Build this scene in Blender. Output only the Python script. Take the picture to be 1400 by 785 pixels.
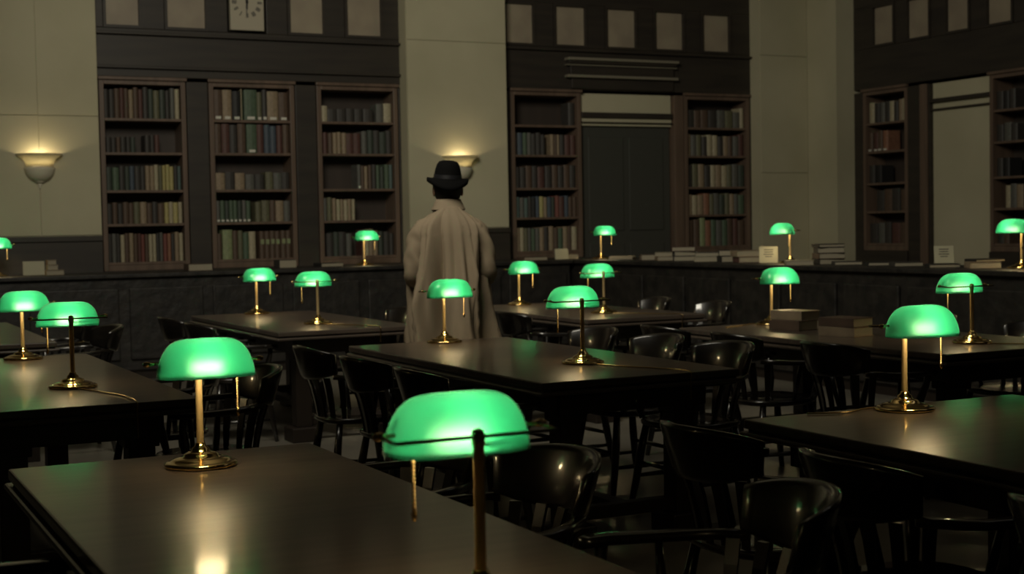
import bpy, bmesh, math, random
from mathutils import Vector, Matrix
for o in list(bpy.data.objects): bpy.data.objects.remove(o)
S = bpy.context.scene; C = S.collection
R = random.Random(7)
PI = math.pi
# ---------------------------------------------------------------- camera (eye 1.432 m above floor)
F, PITCH, ROLL, TH, EYE = 1956.5, 0.042553, 0.0190573, -2.67898993, 1.432
cp, sp, cr, sr = math.cos(PITCH), math.sin(PITCH), math.cos(ROLL), math.sin(ROLL)
VX = Vector((-math.cos(TH), -math.sin(TH), 0)); VY = Vector((math.sin(TH), -math.cos(TH), 0))
def rows():
    a = [Vector((1, 0, 0)), Vector((0, sp, cp)), Vector((0, -cp, sp))]
    b = [cr*a[0] - sr*a[1], sr*a[0] + cr*a[1], a[2]]
    return [Vector((v.dot(VX), v.dot(VY), v.z)) for v in b]
AX = rows()
cam_d = bpy.data.cameras.new('camera'); cam = bpy.data.objects.new('camera', cam_d); C.objects.link(cam)
m = Matrix((AX[0], AX[1], AX[2])).transposed().to_4x4(); m.translation = Vector((0, 0, EYE)); cam.matrix_world = m
cam_d.sensor_width = 36; cam_d.lens = F/1400*36; cam_d.clip_end = 100; cam_d.clip_start = .05
cam_d.dof.use_dof = True; cam_d.dof.focus_distance = 5.2; cam_d.dof.aperture_fstop = 4.5
S.camera = cam
def at(px, py, axis, val):                       # point of the view ray of a photo pixel on a real plane of the room
    d = AX[0]*((px-700)/F) + AX[1]*((392.5-py)/F) - AX[2]
    k = 'XYz'.index(axis); t = (val - (0, 0, EYE)[k])/d[k]
    return Vector((d.x*t, d.y*t, EYE + d.z*t))
# ---------------------------------------------------------------- world, lights, exposure
S.view_settings.view_transform = 'Standard'; S.view_settings.look = 'None'
S.view_settings.gamma = 1; S.view_settings.exposure = 0; S.view_settings.use_curve_mapping = False
S.cycles.use_denoising = True; S.cycles.max_bounces = 8; S.cycles.sample_clamp_indirect = 4; S.cycles.sample_clamp_direct = 0
w = bpy.data.worlds.new('world'); S.world = w; w.use_nodes = True
w.node_tree.nodes['Background'].inputs[0].default_value = (.02, .018, .012, 1); w.node_tree.nodes['Background'].inputs[1].default_value = 1
def area(name, loc, target, size, power, col):
    l = bpy.data.lights.new(name, 'AREA'); l.shape = 'RECTANGLE'; l.size, l.size_y = size; l.energy = power; l.color = col
    o = bpy.data.objects.new(name, l); C.objects.link(o); o.location = loc
    o.rotation_euler = (Vector(target)-Vector(loc)).to_track_quat('-Z', 'Y').to_euler(); return o
area('room_fill_light', (1.5, 6.5, 5.3), (8.0, 15.0, 2.2), (2.2, 2.2), 138, (1, .93, .76)).data.spread = math.radians(125)  # added fill with no fixture, out of view, aimed at the back walls
area('room_fill_light', (7.5, 4.5, 6.3), (8.5, 9, 0), (3, 3), 9, (1, .93, .78))  # second added fill, unseen and weak, over the right side of the room
BULB = 95.0
# ---------------------------------------------------------------- materials
def mat(name, col, rough=.5, metal=0, spec=.5, coat=0, noise=None, bump=None, emit=None, sheen=0):
    m = bpy.data.materials.new(name); m.use_nodes = True; nt = m.node_tree; b = nt.nodes['Principled BSDF']
    b.inputs['Base Color'].default_value = (*col, 1); b.inputs['Roughness'].default_value = rough
    b.inputs['Metallic'].default_value = metal; b.inputs['Specular IOR Level'].default_value = spec
    b.inputs['Coat Weight'].default_value = coat; b.inputs['Coat Roughness'].default_value = .15
    if sheen: b.inputs['Sheen Weight'].default_value = sheen
    if noise or bump:
        tc = nt.nodes.new('ShaderNodeTexCoord'); mp = nt.nodes.new('ShaderNodeMapping'); nt.links.new(tc.outputs['Object'], mp.inputs[0])
    if noise:                                    # (scale xyz, colour2, detail)
        mp.inputs['Scale'].default_value = noise[0]
        n = nt.nodes.new('ShaderNodeTexNoise'); n.inputs['Scale'].default_value = 1; n.inputs['Detail'].default_value = 5
        r = nt.nodes.new('ShaderNodeMapRange'); r.inputs[1].default_value = .35; r.inputs[2].default_value = .65
        mx = nt.nodes.new('ShaderNodeMix'); mx.data_type = 'RGBA'
        mx.inputs[6].default_value = (*col, 1); mx.inputs[7].default_value = (*noise[1], 1)
        nt.links.new(mp.outputs[0], n.inputs['Vector']); nt.links.new(n.outputs[0], r.inputs[0])
        nt.links.new(r.outputs[0], mx.inputs[0]); nt.links.new(mx.outputs[2], b.inputs['Base Color'])
    if bump:                                     # (scale, strength, distance)
        n2 = nt.nodes.new('ShaderNodeTexNoise'); n2.inputs['Scale'].default_value = bump[0]; n2.inputs['Detail'].default_value = 4
        bp = nt.nodes.new('ShaderNodeBump'); bp.inputs['Strength'].default_value = bump[1]; bp.inputs['Distance'].default_value = bump[2]
        nt.links.new(tc.outputs['Object'], n2.inputs['Vector']); nt.links.new(n2.outputs[0], bp.inputs['Height']); nt.links.new(bp.outputs[0], b.inputs['Normal'])
    if emit: b.inputs['Emission Color'].default_value = (*emit[0], 1); b.inputs['Emission Strength'].default_value = emit[1]
    return m
M = {}
M['plaster'] = mat('plaster', (.49, .455, .315), .85, noise=((.8, .8, .8), (.41, .38, .255)), bump=(9, .15, .01))
M['wood_wall'] = mat('dark_panel_wood', (.037, .030, .022), .5, noise=((1.5, 1.5, 14), (.026, .021, .017)))
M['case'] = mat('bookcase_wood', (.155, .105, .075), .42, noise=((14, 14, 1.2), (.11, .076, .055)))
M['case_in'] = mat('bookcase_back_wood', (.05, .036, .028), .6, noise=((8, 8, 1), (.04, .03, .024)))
M['floor'] = mat('stone_floor', (.19, .175, .14), .35, noise=((1.2, 1.2, 1.2), (.13, .12, .10)))
M['ceiling'] = mat('ceiling_plaster', (.35, .32, .24), .9)
M['pane'] = mat('frosted_pane', (.33, .28, .20), .5, noise=((3, 3, 3), (.26, .215, .16)))
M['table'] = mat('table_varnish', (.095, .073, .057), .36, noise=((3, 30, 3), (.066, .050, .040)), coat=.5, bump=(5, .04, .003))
M['table'].node_tree.nodes['Principled BSDF'].inputs['Coat Roughness'].default_value = .12
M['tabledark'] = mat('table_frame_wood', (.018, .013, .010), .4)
M['chair'] = mat('chair_varnish', (.012, .009, .007), .32, coat=1, noise=((4, 4, 20), (.007, .006, .005)), bump=(10, .10, .004))
M['chair'].node_tree.nodes['Principled BSDF'].inputs['Coat Roughness'].default_value = .09
M['counter'] = mat('counter_wood', (.024, .021, .017), .55, noise=((9, 9, 9), (.010, .009, .008)), bump=(7, .5, .03))
M['brass'] = mat('polished_brass', (.72, .52, .23), .10, metal=1)
M['brassd'] = mat('aged_brass', (.42, .30, .14), .3, metal=1)
M['brasss'] = mat('satin_brass', (.80, .60, .30), .42, metal=.75)
M['brasse'] = mat('bracket_brass', (.25, .18, .09), .3, metal=1)
M['white'] = mat('white_cloth_tape', (.6, .58, .5), .6)
M['paper'] = mat('paper_pages', (.30, .265, .19), .8)
M['card'] = mat('printed_card', (.42, .40, .28), .7)
M['clockface'] = mat('clock_face_paint', (.40, .36, .27), .6)
M['ink'] = mat('black_ink', (.02, .02, .02), .6)
M['coat'] = mat('beige_coat_cloth', (.30, .235, .155), .85, noise=((5, 5, 2.5), (.245, .19, .125)), bump=(60, .15, .003))
M['hat'] = mat('black_felt', (.004, .004, .004), .9, spec=.1)
M['band'] = mat('grey_hat_band', (.012, .012, .014), .5, spec=.3)
M['skin'] = mat('skin', (.24, .14, .09), .5)
M['hair'] = mat('dark_hair', (.012, .009, .007), .5)
M['trouser'] = mat('charcoal_cloth', (.02, .02, .022), .85)
M['shoe'] = mat('black_leather', (.01, .01, .01), .25)
M['plasterware'] = mat('sconce_plaster', (.62, .58, .44), .6)
M['bulb'] = mat('lamp_bulb_glow', (1, .8, .5), .4, emit=((1, .74, .38), BULB))
M['sbulb'] = mat('sconce_bulb_glow', (1, .8, .5), .4, emit=((1, .80, .48), 110))
def glass(name, tcol, tr_share, second, rough, fwd=0):
    m = bpy.data.materials.new(name); m.use_nodes = True; nt = m.node_tree; nt.nodes.clear()
    out = nt.nodes.new('ShaderNodeOutputMaterial'); tr = nt.nodes.new('ShaderNodeBsdfTranslucent'); df = nt.nodes.new('ShaderNodeBsdf' + second)
    gl = nt.nodes.new('ShaderNodeBsdfGlossy'); mx = nt.nodes.new('ShaderNodeMixShader'); m2 = nt.nodes.new('ShaderNodeMixShader'); fr = nt.nodes.new('ShaderNodeFresnel')
    tr.inputs[0].default_value = (*tcol[0], 1); df.inputs[0].default_value = (*tcol[1], 1)
    gl.inputs[0].default_value = (1, 1, 1, 1); gl.inputs[1].default_value = rough; fr.inputs[0].default_value = 1.5; mx.inputs[0].default_value = 1-tr_share
    nt.links.new(tr.outputs[0], mx.inputs[1]); nt.links.new(df.outputs[0], mx.inputs[2]); nt.links.new(fr.outputs[0], m2.inputs[0])
    src = mx.outputs[0]
    if fwd:                                                    # forward scattering of the opal layer
        rf = nt.nodes.new('ShaderNodeBsdfRefraction'); rf.inputs['IOR'].default_value = 1.3; rf.inputs['Roughness'].default_value = .95; rf.inputs['Color'].default_value = (.38, .98, .75, 1)
        m3 = nt.nodes.new('ShaderNodeMixShader'); m3.inputs[0].default_value = fwd; nt.links.new(src, m3.inputs[1]); nt.links.new(rf.outputs[0], m3.inputs[2]); src = m3.outputs[0]
    nt.links.new(src, m2.inputs[1]); nt.links.new(gl.outputs[0], m2.inputs[2]); nt.links.new(m2.outputs[0], out.inputs[0]); return m
M['glassin'] = glass('clear_inner_glass', ((.9, 1, .95), (.95, 1, .97)), .06, 'Transparent', .1)
M['sconceglass'] = glass('frosted_sconce_glass', ((.9, .86, .70), (.62, .58, .44)), .7, 'Diffuse', .3)
M['glass'] = glass('green_cased_glass', ((.012, .25, .14), (.02, .28, .15)), .9, 'Diffuse', .08, .045)
# ---------------------------------------------------------------- mesh helpers
def link(name, bm, mats, parent=None, smooth=False, bevel=0, loc=(0, 0, 0), rotz=0):
    me = bpy.data.meshes.new(name)
    bmesh.ops.recalc_face_normals(bm, faces=bm.faces); bm.to_mesh(me); bm.free()
    for k in (mats if isinstance(mats, (list, tuple)) else [mats]): me.materials.append(M[k])
    if smooth:
        for p in me.polygons: p.use_smooth = True
    o = bpy.data.objects.new(name, me); C.objects.link(o); o.location = loc; o.rotation_euler = (0, 0, rotz)
    if parent: o.parent = parent
    if bevel:
        b = o.modifiers.new('bevel', 'BEVEL'); b.width = bevel; b.segments = 2; b.limit_method = 'ANGLE'
    return o
def tag(o, label, cat, group=None, kind=None):
    if label: o['label'] = label
    if cat: o['category'] = cat
    if group: o['group'] = group
    if kind: o['kind'] = kind
    return o
def empty(name, loc=(0, 0, 0), rotz=0):
    o = bpy.data.objects.new(name, None); C.objects.link(o); o.location = loc; o.rotation_euler = (0, 0, rotz); o.empty_display_size = .1; return o
def struct(name, bm, m_, parent=None, **k):
    o = link(name, bm, m_, parent, **k)
    if not parent: o['kind'] = 'structure'
    return o
def box(bm, x0, x1, y0, y1, z0, z1, mi=0, M4=None):
    r = bmesh.ops.create_cube(bm, size=1)['verts']
    for v in r:
        v.co = Vector(((x0+x1)/2+v.co.x*(x1-x0), (y0+y1)/2+v.co.y*(y1-y0), (z0+z1)/2+v.co.z*(z1-z0)))
        if M4: v.co = M4 @ v.co
    if mi:
        for f in {f for v in r for f in v.link_faces}: f.material_index = mi
    return bm
def bx(*a, **k): return box(bmesh.new(), *a, **k)
def ring(bm, pts): return [bm.verts.new(p) for p in pts]
def bridge(bm, a, b, closed=True, mi=0):
    n = len(a)
    for i in range(n if closed else n-1):
        f = bm.faces.new((a[i], a[(i+1) % n], b[(i+1) % n], b[i])); f.material_index = mi
def tube(bm, pts, rads, seg=10, cap=True, mi=0, flat=1.0):
    pts = [Vector(p) for p in pts]
    if not isinstance(rads, (list, tuple)): rads = [rads]*len(pts)
    prev = None; first = None; up = None
    for i, p in enumerate(pts):
        t = (pts[min(i+1, len(pts)-1)] - pts[max(i-1, 0)]).normalized()
        if up is None: up = Vector((0, 0, 1)) if abs(t.z) < .9 else Vector((1, 0, 0))
        s = t.cross(up).normalized(); up = s.cross(t).normalized()
        r = ring(bm, [p + (s*math.cos(2*PI*k/seg) + up*math.sin(2*PI*k/seg)*flat)*rads[i] for k in range(seg)])
        if prev: bridge(bm, prev, r, mi=mi)
        else: first = r
        prev = r
    if cap: bm.faces.new(first[::-1]).material_index = mi; bm.faces.new(prev).material_index = mi
    return bm
def lathe(bm, prof, seg=32, c=(0, 0), mi=0, a0=0, a1=2*PI, lobes=None):
    prev = None; full = abs(a1-a0-2*PI) < 1e-6; n = seg if full else seg+1
    for r, z in prof:
        if r < 1e-5:
            v = bm.verts.new((c[0], c[1], z)); cur = [v]
        else: cur = ring(bm, [(c[0]+r*math.cos(a0+(a1-a0)*k/seg), c[1]+r*math.sin(a0+(a1-a0)*k/seg), z) for k in range(n)])
        if prev:
            if len(prev) == 1 and len(cur) > 1:
                for k in range(n if full else n-1): bm.faces.new((prev[0], cur[k], cur[(k+1) % n])).material_index = mi
            elif len(cur) == 1:
                for k in range(n if full else n-1): bm.faces.new((prev[k], prev[(k+1) % n], cur[0])).material_index = mi
            else: bridge(bm, prev, cur, closed=full, mi=mi)
        prev = cur
    return bm
def copy_tree(o, parent=None):
    c = o.copy(); C.objects.link(c); c.parent = parent
    for ch in list(o.children): copy_tree(ch, c)
    return c
# ---------------------------------------------------------------- room shell
H = 6.5; YB = 15.2; YP = 15.0; XR = 12.1; XP = 11.82        # recess plane and pillar face of back wall / right wall
struct('floor', bx(-6, 13, -5, 16, -.1, 0), 'floor')
struct('ceiling', bx(-6, 13, -5, 16, H, H+.1), 'ceiling')
struct('wall_left', bx(-6.2, -6, -5, 16, 0, H), 'plaster')
struct('wall_near', bx(-6, 13, -5.2, -5, 0, H), 'plaster')
WB = struct('wall_back', bx(-6, 13, 15.75, 15.95, 0, H), 'wood_wall')
WR = struct('wall_right', bx(12.65, 12.85, -5, 15.75, 0, H), 'wood_wall')
def pillar(name, x0, x1, y0, y1, wains, panels):
    o = struct(name, bx(x0, x1, y0, y1, 0, H), 'plaster')
    if wains:
        b = bx(x0, x1, y0-.03, y0, 0, 1.36); box(b, x0, x1, y0-.05, y0, 1.36, 1.415); link('wainscot', b, 'wood_wall', o, bevel=.004)
    for (a, c, z0, z1) in panels: link('wall_panel', bx(a+.004, c-.004, y0-.014, y0, z0+.004, z1-.004), 'plaster', o, bevel=.003)
    return o
zj = at(60, 158, 'Y', YP).z; xj = at(51, 158, 'Y', YP).x
pillar('trim_1', -6, 2.80, YP, 15.75, True, [(-1.2, xj, 1.42, zj), (xj, 2.80, 1.42, zj), (-1.2, xj, zj, 4.6), (xj, 2.80, zj, 4.6), (-1.2, 2.80, 4.6, H)])
pillar('trim_2', 6.205, 7.455, YP, 15.75, True, [(6.205, 7.455, 1.42, 3.55), (6.205, 7.455, 3.55, 5.2)])
pillar('trim_3', 11.07, 12.65, YP, 15.75, False, [(11.07, XP, 0.0, 2.05), (11.07, XP, 2.05, 3.55), (11.07, XP, 3.55, 5.2)])
struct('trim_4', bx(XP, 12.65, 14.41, YP, 0, H), 'plaster')
struct('trim_5', bx(XP, 12.65, 6.0, 9.6, 0, H), 'plaster')

# ---------------------------------------------------------------- books (spine towards local -Y)
PAL = dict(brown=(.13, .075, .045), red=(.26, .06, .045), maroon=(.13, .045, .035), green=(.085, .16, .09), darkgreen=(.05, .075, .055), lime=(.30, .38, .16),
           teal=(.09, .17, .16), blue=(.06, .10, .15), grey=(.13, .135, .12), black=(.02, .02, .02), tan=(.36, .26, .15), cream=(.50, .44, .27), yellow=(.55, .48, .14),
           orange=(.36, .14, .07), olive=(.16, .16, .08), charcoal=(.055, .05, .045))
for k, v in PAL.items():
    g_ = sum(v)/3; v = tuple(.85*(.72*c+.28*g_*q) for c, q in zip(v, (1.15, 1, .8))); M['bk_'+k] = mat('book_cloth_'+k, v, .6, noise=((7, 7, 7), tuple(c*.7 for c in v)))
_bc = {}
def book_mesh(col, style):
    key = (col, style)
    if key in _bc: return _bc[key]
    bm = bmesh.new()                                         # unit book: x -.5...5, y 0..1 (depth), z 0..1
    pts = [(-.5, .06), (-.32, .01), (0, -.015), (.32, .01), (.5, .06), (.5, 1), (.40, 1), (.40, .1), (-.40, .1), (-.40, 1), (-.5, 1)]
    lo = ring(bm, [(x, y, 0) for x, y in pts]); hi = ring(bm, [(x, y, 1) for x, y in pts]); bridge(bm, lo, hi); bm.faces.new(hi); bm.faces.new(lo[::-1])
    box(bm, -.40, .40, .1, .96, .025, .965, 1)
    if style == 1:
        for z in (.14, .8): box(bm, -.34, .34, -.022, .02, z, z+.035, 2)
    if style == 2: box(bm, -.3, .3, -.022, .02, .03, .12, 3)
    if style == 3: box(bm, -.34, .34, -.022, .02, .52, .70, 4)
    bmesh.ops.recalc_face_normals(bm, faces=bm.faces)
    me = bpy.data.meshes.new('book'); bm.to_mesh(me); bm.free()
    for k in ('bk_'+col, 'paper', 'bk_tan', 'white', 'bk_lime'): me.materials.append(M[k])
    _bc[key] = me; return me
WORD = dict(charcoal='charcoal', darkgreen='dark green', lime='pale green', tan='tan', teal='teal')
ORD = ['first', 'second', 'third', 'fourth', 'fifth', 'sixth', 'seventh', 'eighth', 'ninth', 'tenth', 'eleventh', 'twelfth', 'thirteenth', 'fourteenth', 'fifteenth', 'sixteenth', 'seventeenth', 'eighteenth', 'nineteenth', 'twentieth']
SH = ['top shelf', 'second shelf down', 'middle shelf', 'fourth shelf down', 'bottom shelf']
def put_book(loc, size, col, style, rot, label, group, tilt=0):
    o = bpy.data.objects.new('book', book_mesh(col, style)); C.objects.link(o)
    o.location = loc; o.scale = size; o.rotation_euler = (0, tilt, rot); tag(o, label, 'book', group); return o
ZS = [1.13, 1.532, 1.884, 2.279, 2.635]                       # shelf surfaces from the bottom up
ZTOP = 2.985
def bookcase(x0, x1, label, where, contents, side='back', base=1.04):
    """x0..x1 along the wall; local frame: x along wall, y into the wall"""
    rot = 0 if side == 'back' else -PI/2
    loc = (x0, YB, 0) if side == 'back' else (XR, x0, 0)       # right wall: local x runs toward -Y
    W = abs(x1-x0); D = .34
    t = empty('bookcase', loc, rot); tag(t, label, 'bookcase', 'tall wall bookcases')
    for a in (0, W-.05): link('side_panel', bx(a, a+.05, 0, D, base, 3.03), 'case', t, bevel=.004)
    b = bx(.05, W-.05, 0, D, ZTOP, 3.03); link('top_panel', b, 'case', t, bevel=.004)
    link('cornice', bx(-.012, W+.012, -.03, .02, 3.03, 3.065), 'case', t, bevel=.006)
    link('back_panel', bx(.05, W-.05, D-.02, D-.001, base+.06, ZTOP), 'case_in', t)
    link('plinth', bx(.05, W-.05, -.002, D-.02, base, base+.06), 'case', t, bevel=.003)
    for z in ZS: link('shelf', bx(.05, W-.05, .012, D-.02, z-.028, z), 'case', t, bevel=.003)
    rm = Matrix.Rotation(rot, 4, 'Z'); L = Vector(loc)
    for si, runs in enumerate(contents):                       # si 0 = top shelf
        z = ZS[4-si]; n = 0; x = .056; lim = W-.056; tot = sum(q[1]+q[3] for q in runs)
        if tot > .72*(lim-x): runs = [(c_, w_*(lim-x)/tot*.995, h_, g2*(lim-x)/tot, s_) for c_, w_, h_, g2, s_ in runs]
        for (col, width, hf, gap, st) in runs:
            x += gap
            if x+width > lim: break
            hh = (ZTOP-ZS[4] if si == 0 else ZS[5-si]-z-.03)*hf
            p = L + rm @ Vector((x+width/2, .035+R.uniform(0, .02), z+.0008))
            nm = 'tall' if hf > .8 else ('short' if hf < .6 else '')
            put_book(p, (width*.97, .2, hh), col, st, rot, f"{WORD.get(col, col)} book, {ORD[min(n, 19)]} from left, {SH[si]} of {where}", 'books in '+where)
            x += width; n += 1
    return t
def run(cols, w, hf, gap=0, st=0, jit=.12):
    out = []
    for i, c in enumerate(cols.split()):
        out.append((c, w*R.uniform(1-jit*1.5, 1+jit*1.5), min(.97, hf*R.uniform(1-jit*.5, 1+jit*.4)), gap if i == 0 else .0015, st))
    return out
c1 = [run('charcoal charcoal brown maroon brown tan brown maroon charcoal darkgreen olive darkgreen charcoal grey cream', .052, .9),
      run('charcoal charcoal brown charcoal charcoal darkgreen', .05, .5, .01) + run('charcoal charcoal maroon', .05, .55, .1),
      run('darkgreen green charcoal darkgreen blue charcoal', .06, .68) + run('charcoal tan tan', .045, .7) + run('cream olive yellow yellow yellow', .04, .7) + run('charcoal teal', .045, .7),
      run('charcoal brown charcoal brown brown olive tan brown charcoal brown', .055, .68) + run('yellow cream yellow cream', .045, .7),
      run('charcoal grey charcoal cream brown tan brown maroon red brown cream cream charcoal grey red orange charcoal tan cream', .0425, .8, jit=.08)]
c2 = [run('brown tan', .11, .93, 0, 2, .03) + run('black', .09, .93, .005, 2) + run('cream', .02, .93) + run('green', .15, .95, .02, 2, .02) + run('olive charcoal', .06, .93, 0, 2) + run('tan brown', .12, .9, 0, 2, .1),
      run('brown maroon charcoal brown', .1, .95, 0, 0, .05) + run('green', .13, .95, .01, 2, .02) + run('maroon blue blue maroon brown', .085, .95, 0, 0, .08),
      run('tan charcoal tan', .1, .5) + run('grey charcoal', .12, .47, .01) + run('olive grey charcoal', .09, .5, .02),
      run('grey green darkgreen green green darkgreen grey green', .045, .72, 0, 2, .04) + run('olive olive brown tan grey', .075, .7, .05),
      run('brown', .06, .8) + run('lime', .09, .85, .01) + run('brown olive green', .055, .8) + run('cream', .08, .82) + run('brown brown brown brown brown brown', .058, .8, .04, 3, .03)]
c3 = [run('cream', .06, .5, 0) + run('charcoal charcoal charcoal charcoal charcoal', .085, .42) + run('grey cream', .07, .6, .03),
      run('maroon brown', .06, .72, .02) + run('tan tan tan', .045, .72) + run('maroon maroon', .08, .7) + run('grey darkgreen charcoal darkgreen charcoal', .065, .78, .01),
      run('grey', .04, .78, .42, 2) + run('brown tan brown charcoal green darkgreen green teal', .05, .72),
      run('grey olive tan', .05, .78) + run('cream tan cream tan cream', .043, .75, .01) ,
      run('charcoal darkgreen charcoal grey', .07, .7, .03) + run('maroon cream tan tan', .045, .78, .1) + run('darkgreen charcoal charcoal', .06, .7, .01)]
c4 = [run('charcoal', .08, .8, .72),
      run('charcoal blue green grey charcoal charcoal charcoal', .06, .78) + run('tan brown tan', .045, .78, .06) + run('charcoal maroon maroon', .065, .76),
      run('charcoal charcoal brown charcoal maroon charcoal brown charcoal brown charcoal', .078, .72),
      run('teal grey teal charcoal black blue', .055, .75) + run('yellow tan', .045, .76) + run('blue darkgreen red maroon blue brown brown', .055, .76),
      run('tan cream olive grey green grey tan charcoal tan brown green tan brown cream', .052, .75)]
c5 = [run('charcoal brown brown charcoal grey olive grey', .1, .62) + run('cream', .06, .75),
      run('tan grey olive charcoal cream cream charcoal tan brown grey maroon', .075, .8, .01),
      run('charcoal olive tan charcoal cream tan cream olive grey darkgreen', .08, .78),
      run('tan cream tan orange olive grey darkgreen olive tan grey green', .07, .8),
      run('brown brown', .08, .9) + run('lime orange', .09, .93) + run('green grey green brown maroon brown', .09, .9)]
c6 = [run('cream charcoal grey charcoal cream charcoal tan cream', .08, .72, .01),
      run('brown maroon brown orange', .085, .75, 0, 2), run('charcoal black', .1, .6), run('charcoal brown charcoal brown', .1, .85, .1), run('charcoal grey charcoal maroon brown', .11, .7)]
c7 = [run('charcoal black charcoal', .1, .6), run('charcoal grey charcoal', .1, .6), run('charcoal black', .1, .6), run('cream grey tan charcoal', .09, .8, .12), run('charcoal brown', .1, .6)]
bookcase(2.85, 3.75, 'brown wooden bookcase against the wall, leftmost of the row', 'leftmost bookcase', c1)
bookcase(4.00, 4.95, 'brown wooden bookcase lit brightest, second from the left with wide green books on top', 'second bookcase from left', c2)
bookcase(5.21, 6.17, 'brown wooden bookcase with half empty shelves just left of the central pillar', 'bookcase left of central pillar', c3)
bookcase(7.61, 8.56, 'brown wooden bookcase just right of the central pillar, empty top shelf', 'bookcase right of central pillar', c4)
bookcase(10.05, 11.05, 'brown wooden bookcase right of the dark doorway, beside pale corner pillar', 'bookcase right of dark doorway', c5)
K = XR/12
bookcase(14.13*K, 13.33*K, 'dark narrow bookcase on the right wall, between room corner and pale door', 'bookcase left of pale door', c6, 'right')
bookcase(12.0*K, 11.0*K, 'dark bookcase at the right edge of the picture, past the pale door', 'bookcase right of pale door', c7, 'right')

# ---------------------------------------------------------------- dark panelling, windows, doors, clock
def backpanel(name, x0, x1, z0, z1, y0=YB, y1=15.75, m_='wood_wall'): return struct(name, bx(x0, x1, y0, y1, z0, z1), m_, WB, bevel=.006)
for x0, x1 in ((2.80, 2.838), (3.762, 3.988), (4.962, 5.198), (6.182, 6.205), (7.455, 7.598)): backpanel('pilaster', x0, x1, 0, 3.03)
backpanel('pilaster', 9.90, 10.038, 0, 3.03, m_='case'); backpanel('pilaster', 11.062, 11.07, 0, 3.03)
def window(name, wall, c0, c1, z0, z1, n_bars=0):
    if wall == 'back':
        o = struct(name, bx(c0, c1, YB+.03, YB+.05, z0, z1), 'pane')
        b = bmesh.new()
        for a in ((c0-.03, c0, z0-.03, z1+.03), (c1, c1+.03, z0-.03, z1+.03), (c0, c1, z0-.03, z0), (c0, c1, z1, z1+.03)): box(b, a[0], a[1], YB-.015, YB+.03, a[2], a[3])
        o['kind'] = 'structure'; link('window_frame', b, 'wood_wall', o)
    else:
        o = struct(name, bx(XR+.03, XR+.05, c1, c0, z0, z1), 'pane')
        b = bmesh.new()
        for a in ((c0, c0+.03, z0-.03, z1+.03), (c1-.03, c1, z0-.03, z1+.03), (c1, c0, z0-.03, z0), (c1, c0, z1, z1+.03)): box(b, XR-.015, XR+.03, a[0], a[1], a[2], a[3])
        link('window_frame', b, 'wood_wall', o)
ZW0, ZW1 = 3.60, 4.06
def frieze(c0, c1, wins, wall='back'):                        # dark wood between bookcases and ceiling with openings
    if wall == 'back':
        f = lambda a, b_, z0, z1: backpanel('frieze_panel', a, b_, z0, z1)
    else:
        f = lambda a, b_, z0, z1: struct('frieze_panel', bx(XR, 12.65, b_, a, z0, z1), 'wood_wall', WR, bevel=.006)
    f(c0, c1, 3.03+.036, ZW0-.03); f(c0, c1, ZW1+.03, H-.01)
    edges = [c0] + [e for w_ in wins for e in w_] + [c1]
    s = -1 if wall != 'back' else 1
    for i in range(0, len(edges), 2):
        a = edges[i] + (s*.03 if i else 0); b_ = edges[i+1] - (s*.03 if i < len(edges)-2 else 0)
        if (b_-a)*s > .01: f(a, b_, ZW0-.03, ZW1+.03)
w1 = [(2.944, 3.281), (3.579, 3.984), (4.255, 4.627), (4.924, 5.303), (5.586, 5.988)]
w2 = [(7.56, 7.925), (8.23, 8.633), (8.941, 9.348), (9.636, 10.046), (10.343, 10.746)]
w3 = [(a*K, b_*K) for a, b_ in ((13.92, 13.563), (13.307, 12.948), (12.66, 12.313), (12.022, 11.667), (11.37, 11.02))]
frieze(2.80, 6.205, w1); frieze(7.455, 11.07, w2); frieze(14.41, 9.6, w3, 'right')
n = 1
for ws, wall in ((w1, 'back'), (w2, 'back'), (w3, 'right')):
    for a, b_ in ws:
        if (a, b_) == w1[2]: continue
        window(f'window_{n}', wall, a, b_, ZW0, ZW1); n += 1
# cornice ledges
for x0, x1, zc, d in ((2.80, 6.205, 3.50, .05), (7.455, 11.07, 3.52, .05), (2.80, 6.205, 3.15, .04)): backpanel('ledge', x0, x1, zc, zc+.03, YB-d, YB, 'wood_wall')
# clock
t = empty('wall_clock', (4.441, YB-.01, 3.90)); tag(t, 'pale square wall clock among the clerestory windows above the bookcases', 'clock')
link('clock_case', bx(-.186, .186, .0, .06, -.30, .30), 'clockface', t, bevel=.004)
b = bmesh.new()
for k in range(12):
    a = 2*PI*k/12; r4 = Matrix.Rotation(-a, 4, 'Y'); nst = (3, 1, 2, 3, 2, 1, 2, 3, 3, 2, 1, 2)[k]
    for q in range(nst):
        xo = (q-(nst-1)/2)*.014; box(b, xo-.004, xo+.004, -.004, 0, .115, .165, M4=r4)
link('numerals', b, 'ink', t)
for ang, ln, wd in ((PI*1.02, .12, .010), (-.08, .08, .014)):
    b = bmesh.new(); box(b, -wd, wd, -.008, -.004, -.01, ln*.6, M4=Matrix.Rotation(ang, 4, 'Y')); box(b, -wd*.4, wd*.4, -.008, -.004, ln*.6, ln, M4=Matrix.Rotation(ang, 4, 'Y')); link('clock_hand', b, 'ink', t)
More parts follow.
